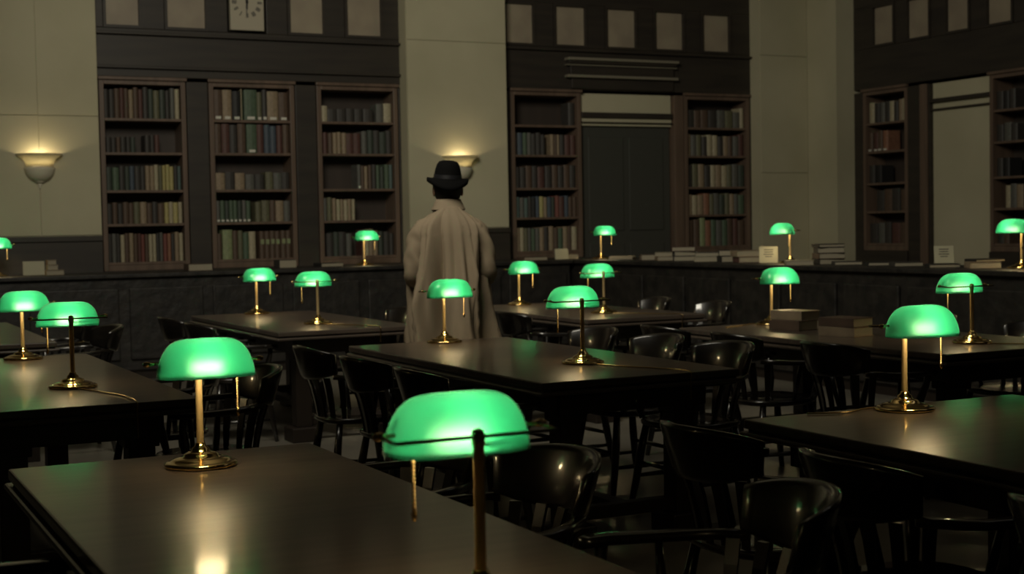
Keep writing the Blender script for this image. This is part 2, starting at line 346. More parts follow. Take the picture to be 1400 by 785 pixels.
# doorway on the back wall: pale transom with dark bars above dark door
o = struct('door_1', bx(8.60, 9.88, YB+.10, YB+.15, 0, 2.64), 'wood_dark' if 'wood_dark' in M else 'wood_wall')
M['doordark'] = mat('dark_door_paint', (.055, .056, .047), .5); o.data.materials[0] = M['doordark']
link('transom_panel', bx(8.575, 9.885, YB+.06, YB+.12, 2.80, 3.03), 'plaster', o)
link('transom_bar', bx(8.575, 9.885, YB+.01, YB+.12, 2.735, 2.80), 'wood_wall', o, bevel=.006)
link('transom_strip', bx(8.575, 9.885, YB+.05, YB+.12, 2.685, 2.735), 'plaster', o)
link('transom_bar', bx(8.575, 9.885, YB+.01, YB+.12, 2.672, 2.685), 'wood_wall', o)
link('transom_strip', bx(8.575, 9.885, YB+.05, YB+.12, 2.64, 2.672), 'plaster', o)
for z0, z1 in ((.25, 1.2), (1.35, 2.5)):
    for xa in (8.70, 9.28): link('door_panel', bx(xa, xa+.5, YB+.085, YB+.10, z0, z1), 'wood_wall', o, bevel=.01).data.materials[0] = M['doordark']
b = bx(8.36, 9.89, YB-.09, YB, 3.375, 3.41); box(b, 8.40, 9.87, YB-.05, YB, 3.24, 3.375); box(b, 8.42, 9.87, YB-.04, YB, 3.075, 3.205)
link('door_hood', b, 'wood_wall', o, bevel=.006)
M['mould'] = mat('pale_moulding_paint', (.21, .19, .14), .6)
for z_, d_ in ((3.41, .12), (3.205, .10), (3.35, .075)): link('hood_moulding', bx(8.34, 9.91, YB-d_, YB, z_, z_+(.034 if z_ != 3.35 else .015)), 'mould', o, bevel=.008)
# pale door on the right wall with two dark bars
y0, y1 = 12.949*K, 12.011*K
o = struct('door_2', bx(XR+.06, XR+.10, y1, y0, 0, 3.03), 'plaster')
link('door_bar', bx(XR+.0, XR+.06, y1, y0, 2.80, 2.845), 'wood_wall', o, bevel=.006)
link('door_bar', bx(XR+.02, XR+.06, y1, y0, 2.705, 2.728), 'wood_wall', o, bevel=.004)
for a, b_ in ((14.41, 14.13*K+.012), (13.33*K-.012, y0), (y1, 12.0*K+.012)):
    if a-b_ > .005: struct('pilaster', bx(XR, 12.65, b_, a, 0, 3.03), 'wood_wall', WR, bevel=.006)
struct('pilaster', bx(XR-.03, XR, y0+.02, y0+.14, 0, 3.03), 'case', WR, bevel=.006)

struct('pilaster', bx(XR, 12.65, 9.6, 11.0*K-.012, 0, 3.03), 'wood_wall', WR, bevel=.006)
for a, c in ((13.33*K, 14.13*K), (11.0*K, 12.0*K)): struct('dado_panel', bx(XR-.02, 12.65, a, c, 0, 1.038), 'wood_wall', WR, bevel=.006)
for a, c in ((2.838, 3.762), (3.988, 4.962), (5.198, 6.182), (7.598, 8.57), (10.04, 11.06)): backpanel('dado_panel', a, c, 0, 1.038, YB-.02)
# ---------------------------------------------------------------- counters
def counter(name, x0, x1, y0, y1, label, front):
    t = empty(name, ((x0+x1)/2, (y0+y1)/2, 0)); tag(t, label, 'counter'); cx, cy = (x0+x1)/2, (y0+y1)/2
    X0, X1, Y0, Y1 = x0-cx, x1-cx, y0-cy, y1-cy
    link('body', bx(X0+.05, X1-.02, Y0+.05, Y1-.02, .1, 1.0), 'counter', t)
    link('countertop', bx(X0, X1, Y0, Y1, 1.0, 1.04), 'counter', t, bevel=.008)
    link('kickboard', bx(X0+.09, X1-.05, Y0+.09, Y1-.05, 0, .1), 'tabledark', t)
    if front == 'y':
        n = int((X1-X0)/.75)
        for i in range(n):
            a = X0+.05+(X1-X0-.07)*i/n; w_ = (X1-X0-.07)/n
            link('front_panel', bx(a+.05, a+w_-.05, Y0+.02, Y0+.05, .2, .9), 'counter', t, bevel=.012)
    else:
        n = int((Y1-Y0)/.75)
        for i in range(n):
            a = Y0+.05+(Y1-Y0-.07)*i/n; w_ = (Y1-Y0-.07)/n
            link('front_panel', bx(X0+.02, X0+.05, a+.05, a+w_-.05, .2, .9), 'counter', t, bevel=.012)
    return t
counter('counter', .3, 7.78, 14.05, 14.94, 'long dark wooden counter in front of the back bookcases', 'y')
counter('counter', 7.79, 8.62, 5.6, 14.94, 'long dark wooden counter on the right side, below the pale corner', 'x')

# ---------------------------------------------------------------- reading tables
def table(x0, x1, y0, y1, label):
    cx, cy = (x0+x1)/2, (y0+y1)/2; hw, hl = (x1-x0)/2, (y1-y0)/2
    t = empty('reading_table', (cx, cy, 0)); tag(t, label, 'table', 'reading tables in rows')
    link('tabletop', bx(-hw, hw, -hl, hl, .728, .76), 'table', t, bevel=.006)
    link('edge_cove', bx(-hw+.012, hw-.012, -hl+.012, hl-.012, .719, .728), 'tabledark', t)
    link('edge_moulding', bx(-hw-.012, hw+.012, -hl-.012, hl+.012, .700, .719), 'table', t, bevel=.008)
    b = bmesh.new()
    for s in (-1, 1): box(b, s*(hw-.14)-.012, s*(hw-.14)+.012, -hl+.09, hl-.09, .60, .70); box(b, -hw+.128, hw-.128, s*(hl-.10)-.012, s*(hl-.10)+.012, .60, .70)
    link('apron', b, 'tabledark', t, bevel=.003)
    for sx in (-1, 1):
        for sy in (-1, 1):
            X, Y = sx*(hw-.21), sy*(hl-.19)
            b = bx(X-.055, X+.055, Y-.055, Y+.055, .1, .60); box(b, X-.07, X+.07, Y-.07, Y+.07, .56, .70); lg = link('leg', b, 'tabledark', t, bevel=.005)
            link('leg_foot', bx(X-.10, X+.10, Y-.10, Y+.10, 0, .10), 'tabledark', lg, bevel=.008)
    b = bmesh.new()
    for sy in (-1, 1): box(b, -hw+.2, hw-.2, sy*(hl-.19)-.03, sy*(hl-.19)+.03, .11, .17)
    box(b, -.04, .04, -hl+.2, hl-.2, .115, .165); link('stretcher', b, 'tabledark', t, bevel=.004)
    return t
TB = dict(A=(.52, 1.43, 1.75, 4.32), B=(2.82, 3.84, 5.38, 7.78), C=(2.82, 3.82, 9.12, 11.46), D=(4.98, 5.98, 8.80, 11.02), E=(2.86, 4.1, 1.5, 3.99), Ft=(5.04, 6.1, 5.33, 7.72), G=(.52, 1.44, 5.74, 8.28), Hh=(.52, 1.44, 9.3, 11.7))
table(*TB['A'], 'large dark reading table in the foreground at lower left')
table(*TB['B'], 'dark reading table in the middle, between the man and the camera')
table(*TB['C'], 'dark reading table behind at left of the man')
table(*TB['D'], 'dark reading table behind at right of the man')
table(*TB['E'], 'dark reading table at the right edge in the foreground')
table(*TB['Ft'], 'dark reading table at right with four thick books on it')
table(*TB['G'], 'dark reading table at the left edge with two lamps')
table(*TB['Hh'], 'small far dark reading table at the left edge, beyond the one with two lamps')

# ---------------------------------------------------------------- banker's lamps (origin at base, shade opens towards local -Y)
def shade_bm():
    bm = bmesh.new(); nu, nv = 40, 12; hl, hd, h, z0 = .138, .082, .108, .266; cy = -.092
    def P(u, v, k):                                           # v 0 rim .. 1 top ; k shell offset
        a = PI/2*v; ex = math.cos(a)**.40; ey = math.cos(a)**.85; hz = math.sin(a)**.86
        c, s = math.cos(u), math.sin(u); q = .62
        X = (hl-k)*ex*math.copysign(abs(c)**q, c); Y = (hd-k)*ey*math.copysign(abs(s)**.8, s)
        X *= 1-.10*hz
        return (X, cy+Y+.006*hz, z0+(h-k*1.0)*hz)
    for k in (0, .0035):
        prev = None; rings = []
        for j in range(nv+1):
            v = j/nv*.985
            r = ring(bm, [P(2*PI*i/nu, v, k) for i in range(nu)])
            if prev: bridge(bm, prev, r, mi=1 if k else 0)
            prev = r; rings.append(r)
        bm.faces.new(prev).material_index = 1 if k else 0
        if k == 0: out0 = rings[0]
        else: bridge(bm, out0, rings[0])
    return bm
def make_lamp():
    t = empty('bankers_lamp')
    b = bmesh.new()
    lathe(b, [(0, 0), (.100, 0), (.104, .004), (.103, .010), (.094, .015), (.088, .014), (.080, .021), (.062, .026), (.050, .028), (.046, .036), (.034, .041), (.026, .043), (.024, .052), (.016, .058), (.014, .066), (0, .068)], 48)
    base = link('base', b, 'brass', t, smooth=True)
    b = bmesh.new()
    lathe(b, [(.0105, .06), (.0105, .10), (.0100, .105), (.0100, .285), (.012, .29), (.013, .302), (.010, .314), (0, .318)], 16, c=(0, .03))
    # offset foot so the stem meets the base
    for v in b.verts:
        if v.co.z < .15: pass
    link('stem', b, 'brasss', t, smooth=True, loc=(0, -.03, 0))
    b = tube(bmesh.new(), [(-.155, 0, .302), (.155, 0, .302)], .0035, 8)
    for s in (-1, 1):
        tube(b, [(s*.155, 0, .302), (s*.158, -.02, .303), (s*.156, -.066, .306), (s*.130, -.07, .306)], .0035, 8)
    link('shade_bracket', b, 'brasse', t, smooth=True)
    for s in (-1, 1):
        b = lathe(bmesh.new(), [(0, -.012), (.006, -.010), (.0085, 0), (.006, .009), (.004, .012), (.004, .02), (0, .021)], 12)
        bmesh.ops.rotate(b, verts=b.verts, matrix=Matrix.Rotation(-s*PI/2, 3, 'Y')); bmesh.ops.translate(b, verts=b.verts, vec=(s*.160, -.07, .306)); link('knob', b, 'brass', t, smooth=True)
    link('shade', shade_bm(), ['glass', 'glassin'], t, smooth=True)
    b = tube(bmesh.new(), [(0, -.004, .288), (-.025, -.035, .286), (-.066, -.078, .287), (-.068, -.090, .290)], .003, 8); tube(b, [(-.075, -.090, .290), (-.046, -.090, .290)], .011, 12); link('socket', b, 'brasse', t, smooth=True)
    b = tube(bmesh.new(), [(-.046, -.090, .290), (-.040, -.090, .290), (-.03, -.090, .290), (.03, -.090, .290), (.042, -.090, .290), (.046, -.090, .290)], [.007, .010, .0125, .0125, .009, .003], 12); link('bulb', b, 'bulb', t, smooth=True)
    b = bmesh.new(); n = 22; zb = .165
    for i in range(n):
        z = .318-(.318-zb)*i/(n-1); r = .0045
        lathe(b, [(.0015, z-.0042), (.0046, z), (.0015, z+.0042)], 6, c=(.09, -.085))
    link('pull_chain', b, 'brasss', t, smooth=True)
    b = lathe(bmesh.new(), [(0, zb-.02), (.004, zb-.016), (.0055, zb-.006), (.003, zb+.004), (0, zb+.006)], 10, c=(.09, -.085)); link('chain_pull', b, 'brass', t, smooth=True)
    return t
lamp0 = make_lamp(); used = [False]
def cord(lamp, pts):
    n = len(pts); out = []
    for i in range(n-1):
        for k in range(4):
            s = k/4; p0 = Vector(pts[max(i-1, 0)]); p1 = Vector(pts[i]); p2 = Vector(pts[i+1]); p3 = Vector(pts[min(i+2, n-1)])
            out.append(.5*((2*p1)+(-p0+p2)*s+(2*p0-5*p1+4*p2-p3)*s*s+(-p0+3*p1-3*p2+p3)*s**3))
    out.append(Vector(pts[-1])); link('cord', tube(bmesh.new(), out, .0032, 6), 'brassd', lamp, smooth=True)
def put_lamp(x, y, z, face, label, group='green shaded bankers lamps'):
    o = lamp0 if not used[0] else copy_tree(lamp0); used[0] = True
    o.location = (x, y, z+.0006); o.rotation_euler = (0, 0, face); tag(o, label, 'lamp', group); return o
NEAR, FAR = PI, 0                                              # near lamps face +Y, far lamps face -Y
LP = [
 (1.017, 4.066, .76, FAR, 'green banker lamp on the near left table, second largest in the picture'),
 (1.06, 2.27, .76, NEAR, 'largest green banker lamp in front centre, seen from behind with dark stem'),
 (3.458, 3.863, .76, FAR, 'green banker lamp on the foreground table at right edge'),
 (3.363, 7.64, .76, FAR, 'green banker lamp right in front of the coat of the man'),
 (3.389, 6.041, .76, NEAR, 'green banker lamp on middle table, right of the man, rod across its shade'),
 (3.319, 11.30, .76, FAR, 'left green banker lamp on the far table at left of the man'),
 (3.311, 9.752, .76, NEAR, 'right green banker lamp on the far table at left of the man'),
 (5.485, 10.866, .76, FAR, 'left green banker lamp on the far table at right of the man'),
 (5.461, 9.392, .76, NEAR, 'right green banker lamp on the far table at right of the man'),
 (1.077, 8.12, .76, FAR, 'leftmost green banker lamp on the left edge table, pale stem'),
 (1.063, 6.47, .76, NEAR, 'green banker lamp on left edge table, seen from behind with bulb showing'),
 (5.609, 5.741, .76, NEAR, 'green banker lamp near the end of the table with books, dark stem in front'),
 (5.655, 7.565, .76, FAR, 'green banker lamp standing behind the four thick books'),
 (5.46, 14.50, 1.04, 0, 'small green banker lamp on the back counter, left of the man'),
 (8.18, 14.12, 1.04, 0, 'small green banker lamp on the counter in front of the dark doorway'),
 (8.22, 10.70, 1.04, -PI/2, 'green banker lamp on right counter, seen from the side by the corner'),
 (8.25, 7.93, 1.04, -PI/2, 'green banker lamp on right counter cut by the right picture edge'),
 (1.72, 14.6, 1.04, 0, 'green banker lamp on back counter cut by the left picture edge')]
lamps = [put_lamp(*a) for a in LP]
e = .0035
cord(lamps[1], [(0, .09, e), (.08, .22, e), (.10, .40, e), (.10, .51, e+.001), (.10, .541, -.01), (.10, .5415, -.2)])
cord(lamps[4], [(0, .09, e), (-.08, .3, e), (-.17, .5, e), (-.17, .672, e+.002), (-.17, .680, -.03), (-.17, .681, -.12)])
cord(lamps[6], [(0, .09, e), (-.1, .25, e), (-.2, .45, e), (-.22, .640, e+.002), (-.22, .651, -.03), (-.22, .652, -.1)])
cord(lamps[8], [(0, .09, e), (-.1, .2, e), (-.22, .4, e), (-.3, .60, e+.002), (-.3, .611, -.03), (-.3, .612, -.1)])
cord(lamps[10], [(0, .09, e), (-.07, .3, e), (-.12, .5, e), (-.12, .738, e+.002), (-.12, .749, -.03), (-.12, .750, -.14)])
cord(lamps[11], [(0, .09, e), (-.1, .2, e), (-.2, .3, e), (-.32, .418, e+.002), (-.33, .430, -.03), (-.33, .431, -.12)])
cord(lamps[2], [(0, .09, e), (-.1, .09, e), (-.22, .05, e), (-.35, .1, e)])
cord(lamps[12], [(0, .09, e), (-.1, .1, e), (-.25, .0, e), (-.4, -.05, e)])

# ---------------------------------------------------------------- wall sconces
def sconce(x, label):
    z = 2.245; t = empty('wall_sconce', (x, YP-.014, 0)); tag(t, label, 'sconce', 'plaster wall sconces')
    A0, A1 = PI, 2*PI
    for (nm, prof) in (('upper_bowl', [(.225, z), (.228, z-.008), (.200, z-.022), (.165, z-.05), (.142, z-.085), (.136, z-.125), (.128, z-.125), (.134, z-.083), (.157, z-.046), (.190, z-.016), (.214, z-.001), (.225, z)]),
                       ('lower_bowl', [(.150, z-.135), (.153, z-.142), (.148, z-.165), (.135, z-.205), (.108, z-.243), (.072, z-.268), (.050, z-.275), (.052, z-.285), (.040, z-.289), (.0, z-.291)]),
                       ('finial', [(.0, z-.285), (.016, z-.289), (.024, z-.305), (.022, z-.317), (.012, z-.325), (.016, z-.335), (.008, z-.345), (0, z-.352)])):
        link(nm, lathe(bmesh.new(), prof, 24, a0=A0, a1=A1), 'sconceglass' if nm == 'upper_bowl' else 'plasterware', t, smooth=True)
    link('wall_plate', bx(-.10, .10, -.012, 0, z-.26, z-.02), 'plasterware', t, bevel=.004)
    bb = bmesh.new()
    bmesh.ops.create_uvsphere(bb, u_segments=14, v_segments=8, radius=.03); bmesh.ops.translate(bb, verts=bb.verts, vec=(0, -.078, z-.075)); link('bulb', bb, 'sbulb', t, smooth=True)
    link('bulb_holder', tube(bmesh.new(), [(0, -.078, z-.13), (0, -.078, z-.10)], .016, 10), 'plasterware', t)
    link('bowl_floor', lathe(bmesh.new(), [(0, z-.126), (.131, z-.126), (.131, z-.130), (0, z-.130)], 24, a0=A0, a1=A1), 'plasterware', t)
sconce(at(53, 212, 'Y', YP).x, 'glowing plaster wall sconce on the pale wall at far left')
sconce(at(627, 213, 'Y', YP).x, 'glowing plaster wall sconce on the central pillar behind the hat')

# ---------------------------------------------------------------- bow-back armchairs (sitter faces local +Y, back at -Y)
def make_chair():
    t = empty('wooden_armchair')
    # seat
    b = bmesh.new(); pr = []
    def outline(k, z): return [(k*.235*math.copysign(abs(math.cos(a))**.75, math.cos(a)), k*.225*math.copysign(abs(math.sin(a))**.75, math.sin(a)), z) for a in [2*PI*i/28 for i in range(28)]]
    rs = [ring(b, outline(.93, .415)), ring(b, outline(1, .425)), ring(b, outline(1, .44)), ring(b, outline(.96, .448)), ring(b, outline(.7, .438)), ring(b, outline(.3, .434))]
    b.faces.new(rs[0][::-1]); b.faces.new(rs[-1])
    for a, c in zip(rs, rs[1:]): bridge(b, a, c)
    link('seat', b, 'chair', t, smooth=True)
    # bow rail + arms: plan arc
    def arc(a, r=.28): return Vector((r*math.sin(a), -.02-r*math.cos(a)*.95, 0))
    def sect(bm, pts, w, h, tilt=0):                         # swept rectangular section with rounded corners
        prev = None; first = None
        for i, p in enumerate(pts):
            tg = (pts[min(i+1, len(pts)-1)]-pts[max(i-1, 0)]); tg.z = 0; tg.normalize(); nrm = Vector((tg.y, -tg.x, 0))
            hh = h[i] if isinstance(h, list) else h; ww = w[i] if isinstance(w, list) else w
            cs = [(-.5, -.4), (-.3, -.5), (.3, -.5), (.5, -.4), (.5, .4), (.3, .5), (-.3, .5), (-.5, .4)]
            r = ring(bm, [p + nrm*(a*ww + b_*hh*tilt) + Vector((0, 0, b_*hh)) for a, b_ in cs])
            if prev: bridge(bm, prev, r)
            else: first = r
            prev = r
        bm.faces.new(first[::-1]); bm.faces.new(prev)
    n = 17
    pts = []; hs = []
    for i in range(n):
        a = -.98 + 1.96*i/(n-1); p = arc(a, .272); p.z = .735; p.y -= .03*math.cos(a); pts.append(p); hs.append(.175 - .07*abs(a/.98)**2.6)
    b = bmesh.new(); sect(b, pts, .024, hs, .28); link('crest_rail', b, 'chair', t, smooth=True)
    for s in (-1, 1):
        pts = [arc(s*.86, .275)+Vector((0, 0, .668)), arc(s*1.25, .28)+Vector((0, 0, .662)), arc(s*1.5, .285)+Vector((0, 0, .658)), Vector((s*.287, .07, .656)), Vector((s*.285, .15, .656)), Vector((s*.272, .20, .654)), Vector((s*.262, .215, .652))]
        b = bmesh.new(); sect(b, pts, [.03, .035, .045, .055, .06, .055, .03], .026); link('arm', b, 'chair', t, smooth=True)
        b = tube(bmesh.new(), [(s*.215, .14, .44), (s*.235, .155, .52), (s*.262, .17, .60), (s*.275, .165, .65)], [.016, .022, .016, .018], 10); link('arm_post', b, 'chair', t, smooth=True)
        b = tube(bmesh.new(), [(s*.205, .02, .44), (s*.25, .02, .55), (s*.283, .02, .65)], [.011, .014, .010], 8); link('arm_spindle', b, 'chair', t, smooth=True)
    for i in range(7):
        a = -1.0 + 2.0*i/6; p0 = arc(a, .205); p1 = arc(a, .262)
        b = bmesh.new(); tg = Vector((math.cos(a), math.sin(a), 0))
        ss = [(.44, .012, 0), (.52, .015, .25), (.60, .017, .6), (.66, .018, 1)]
        prev = None
        for z, w_, f in ss:
            c = p0.lerp(p1, f); nr = Vector((math.sin(a), -math.cos(a), 0))*.006
            r = ring(b, [c+Vector((0, 0, z))+q for q in (tg*w_+nr, tg*w_-nr, -tg*w_-nr, -tg*w_+nr)])
            if prev: bridge(b, prev, r)
            else: b.faces.new(r[::-1])
            prev = r
        b.faces.new(prev); link('slat', b, 'chair', t)
    for sx in (-1, 1):
        for sy in (-1, 1):
            b = tube(bmesh.new(), [(sx*.22, sy*.215, 0), (sx*.205, sy*.195, .12), (sx*.19, sy*.175, .26), (sx*.165, sy*.15, .425)], [.014, .019, .022, .017], 10); link('leg', b, 'chair', t, smooth=True)
        b = tube(bmesh.new(), [(sx*.204, -.19, .15), (sx*.204, 0, .15), (sx*.204, .19, .15)], [.009, .014, .009], 8); link('stretcher', b, 'chair', t, smooth=True)
    for sy in (-1, 1):
        b = tube(bmesh.new(), [(-.195, sy*.18, .22), (0, sy*.18, .22), (.195, sy*.18, .22)], [.009, .013, .009], 8); link('stretcher', b, 'chair', t, smooth=True)
    return t
chair0 = make_chair(); cu = [False]
def put_chair(x, y, face, label, jit=.08, extra=0):
    o = chair0 if not cu[0] else copy_tree(chair0); cu[0] = True
    o.location = (x, y, 0); o.rotation_euler = (0, 0, (PI/2 if face == 'L' else -PI/2) + R.uniform(-jit, jit) + extra); tag(o, label, 'chair', 'dark wooden armchairs at the tables'); return o
# face 'L': sits on the right side of its table and faces left (-X); 'R' the other way.  crest is .3 behind the seat centre
OF = .06
CH = [
 (1.80, 2.72, 'L', 'dark armchair nearest the camera at bottom right, crest catching warm light'),
 (1.58, 3.40, 'L', 'dark shiny armchair with bright slats, just behind the largest lamp'),
 (1.58, 4.06, 'L', 'dark armchair at far right corner of the foreground left table'),
 (3.99, 6.02, 'L', 'dark armchair at the right of middle table, nearest its corner'),
 (3.99, 6.66, 'L', 'dark armchair at the right of middle table, second from its near corner'),
 (3.99, 7.36, 'L', 'dark armchair at the right of middle table, farthest along'),
 (2.66, 5.78, 'R', 'dark armchair at left of middle table, nearest its near corner'),
 (2.66, 6.50, 'R', 'dark armchair at left of middle table, in the middle of that side'),
 (2.66, 7.22, 'R', 'dark tall-looking armchair at left of middle table, farthest along'),
 (1.61, 6.30, 'L', 'black armchair silhouette behind the second largest lamp'),
 (1.60, 7.20, 'L', 'dark armchair at right of the left edge table, farther one'),
 (1.60, 9.75, 'L', 'dark armchair with glinting crest behind the left edge lamps'),
 (1.60, 10.6, 'L', 'dark armchair at far end beside the far left table'),
 (2.66, 10.4, 'R', 'dark armchair at the left of far left-centre table, near its far end'),
 (2.66, 9.6, 'R', 'dark armchair at the left of far left-centre table, near end'),
 (3.97, 10.35, 'L', 'dark armchair with bright crest beside the coat, at left of the man'),
 (6.13, 9.25, 'L', 'dark armchair with bright crest and slats at right end of far table'),
 (6.13, 10.1, 'L', 'dark armchair behind the far right table, small glint showing'),
 (4.82, 9.2, 'R', 'dark armchair at left of the far right table, nearer one'),
 (4.82, 10.0, 'R', 'dark armchair at left of the far right table, farther one'),
 (4.88, 5.75, 'R', 'dark armchair at left of the table with books, near end'),
 (4.88, 6.55, 'R', 'dark armchair at left of the table with books, middle'),
 (4.88, 7.3, 'R', 'dark armchair at left of the table with books, far end'),
 (6.26, 6.1, 'L', 'dark armchair behind the table with books at right edge'),
 (6.26, 7.0, 'L', 'dark armchair behind the four thick books'),
 (2.70, 2.2, 'R', 'dark armchair under the right foreground table, nearest the camera'),
 (2.70, 2.95, 'R', 'dark armchair under the right foreground table, middle of its left side'),
 (2.70, 3.65, 'R', 'dark armchair under the right foreground table, at its far left corner'),
 (.36, 3.2, 'R', 'dark armchair at left of the foreground left table'),
]
for i, c in enumerate(CH): put_chair(*c, extra=-.3 if i == 0 else 0)

# ---------------------------------------------------------------- things on the counters and tables
def flat_book(x, y, z, L_, W_, T, col, rot, label, group='books lying flat'):
    """lying book: own mesh with cover and page block"""
    b = bmesh.new(); box(b, -L_/2, L_/2, -W_/2, W_/2, 0, .004); box(b, -L_/2, L_/2, -W_/2, W_/2, T-.004, T); box(b, -L_/2, -L_/2+.005, -W_/2, W_/2, .004, T-.004)
    o = link('book', b, 'bk_'+col, None, bevel=.0015, loc=(x, y, z), rotz=rot)
    link('pages', bx(-L_/2+.005, L_/2-.006, -W_/2+.006, W_/2-.006, .004, T-.004), 'paper', o); tag(o, label, 'book', group); return o
p = at(1088, 451, 'z', .76); q = at(1150, 459, 'z', .76)
flat_book(p.x, p.y+.02, .76, .18, .24, .062, 'brown', .2, 'thick book lying at bottom left of the four on the table')
flat_book(p.x+.03, p.y+.04, .822, .18, .25, .056, 'tan', .2, 'thick pale edged book on top of left pair on the table')
flat_book(q.x+.02, q.y-.02, .76, .19, .25, .056, 'tan', .25, 'thick book lying at bottom of the right pair on the table')
flat_book(q.x+.02, q.y-.02, .816, .19, .25, .052, 'brown', .22, 'thick book on top of the right pair on the table')
def stand_card(x, y, z, w_, h, rot, label, lean=.25, lines=True):
    o = bx(-w_/2, w_/2, -.004, .004, 0, h); t = link('card_sign', o, 'card', None, loc=(x, y, z+.004), rotz=rot); t.rotation_euler = (-lean, 0, rot); tag(t, label, 'sign')
    if lines:
        b = bmesh.new(); rr = random.Random(int(x*100))
        for k in range(4):
            zz = h*(.78-.14*k); ww = w_*.28*rr.uniform(.6, 1); box(b, -ww, ww, -.0055, -.004, zz, zz+h*.045)
        link('print', b, 'ink', t)
    s = bx(-.012, .012, 0, .055, .012, .020); link('easel_foot', s, 'card', t); return t
CZ = 1.04
def onr(px, X=8.2): return at(px, 360, 'X', X).y               # Y on the right counter for a photo column
def onb(px, Y=14.5): return at(px, 360, 'Y', Y).x
# left part of the back counter
stand_card(onb(46), 14.5, CZ, .20, .135, 0, 'grey green box-like card standing at far left of the back counter', .05, False)
for k, (w_, T, col) in enumerate(((.17, .05, 'tan'), (.10, .05, 'cream'), (.085, .05, 'tan'))):
    flat_book(onb((74, 71, 70)[k]), 14.5, CZ+.05*k, w_, .14, T-.002, col, 0, ('small pale book at the bottom of the little stack on left counter', 'small cream book in the middle of the little stack on left counter', 'small pale book on top of the little stack on left counter')[k])
flat_book(onb(271), 14.5, CZ, .25, .2, .07, 'brown', 0, 'brown box-shaped book lying below the gap between two left bookcases')
flat_book(onb(390), 14.5, CZ, .19, .2, .085, 'charcoal', 0, 'dark thick book lying on counter at the foot of second bookcase')
flat_book(onb(447), 14.45, CZ, .26, .2, .04, 'black', .1, 'thin black book lying left of the small counter lamp')
stand_card(onb(757), 14.3, CZ, .17, .12, 0, 'small brownish card standing at foot of bookcase right of pillar', .12, False)
flat_book(onb(722), 14.4, CZ, .30, .2, .04, 'brown', 0, 'brown book lying on counter left of the small brownish card')
flat_book(onb(783), 14.6, CZ, .17, .2, .05, 'cream', 0, 'cream book lying on counter between brownish card and lamp')
# open book
def open_book(x, y, z, rot, label):
    t = empty('open_book', (x, y, z), rot); tag(t, label, 'book', 'open books on the counter')
    link('cover', bx(-.21, .21, -.14, .14, 0, .005), 'bk_brown', t)
    for s in (-1, 1):
        b = bmesh.new(); prev = None
        for i in range(8):
            u = i/7; zz = .008+.030*math.sin(PI*min(1, u*1.15+.02))**.7*(1-.4*u)
            r = ring(b, [(s*(.003+.195*u), -.13, .005), (s*(.003+.195*u), -.13, zz+.004), (s*(.003+.195*u), .13, zz+.004), (s*(.003+.195*u), .13, .005)])
            if prev: bridge(b, prev, r)
            else: b.faces.new(r[::-1])
            prev = r
        b.faces.new(prev); link('pages', b, 'paper', t)
open_book(8.2, onr(845)-.1, CZ, .9, 'open book lying on counter just right of the doorway lamp')
RB = [ # px, thickness list (bottom up), size, colours, labels
 (890, [(.06, 'brown', 'brown book lying flat left of the dark stack on right counter')]),
 (912, [(.045, 'tan', 'pale spined book at bottom, left of the black stack'), (.04, 'cream', 'pale spined book on top, left of the black stack')]),
 (936, [(.05, 'black', 'black book at the bottom of the black stack on right counter'), (.05, 'charcoal', 'dark book in the middle of the black stack on right counter'), (.045, 'maroon', 'dark maroon book on top of the black stack on right counter')]),
 (967, [(.05, 'cream', 'cream book lying right of the black stack'), (.04, 'grey', 'grey book resting on the cream book by the black stack')]),
 (998, [(.06, 'black', 'black book lying left of the leaning pale card'), (.055, 'black', 'upper black book left of the leaning pale card')]),
 (1022, [(.055, 'maroon', 'maroon book at the bottom beside the leaning pale card'), (.06, 'tan', 'tan book with pale pages beside the leaning pale card')]),
 (1092, [(.042, 'cream', 'cream book lying at the foot of the side-on lamp')]),
 (1130, [(.05, 'black', 'black book lowest in the tall pile right of side-on lamp'), (.05, 'brown', 'brown book second in the tall pile right of side-on lamp'), (.05, 'charcoal', 'charcoal book third in the tall pile right of side-on lamp'), (.03, 'black', 'thin black book topping the tall pile right of side-on lamp')]),
 (1160, [(.03, 'charcoal', 'thin charcoal book lying right of the tall pile')]),
 (1205, [(.03, 'black', 'thin black book lying left of the card before the pale door')]),
 (1240, [(.035, 'charcoal', 'charcoal book lying nearest left of the card before pale door')]),
 (1345, [(.05, 'tan', 'tan book lying near the right edge lamp'), (.02, 'black', 'thin black folder on top of the tan book at right')]),
]
for px, st in RB:
    z = CZ; bX = 7.94 if px == 1092 else 8.2; y = onr(px, bX)
    for T, col, lb in st:
        flat_book(bX+R.uniform(-.02, .02), y+R.uniform(-.015, .015), z, .24, .20, T, col, -.45+R.uniform(-.15, .15), lb); z += T+.0005
stand_card(8.1, onr(1051, 8.1), CZ, .17, .155, -.6, 'pale card leaning upright left of the side-on lamp')
o = flat_book(8.1, onr(1289, 8.1), CZ, .24, .2, .03, 'black', -.6, 'black slab book under the pale card before the pale door')
stand_card(8.1, onr(1291, 8.1), CZ+.03, .15, .14, -.6, 'pale card standing upright before the pale door')

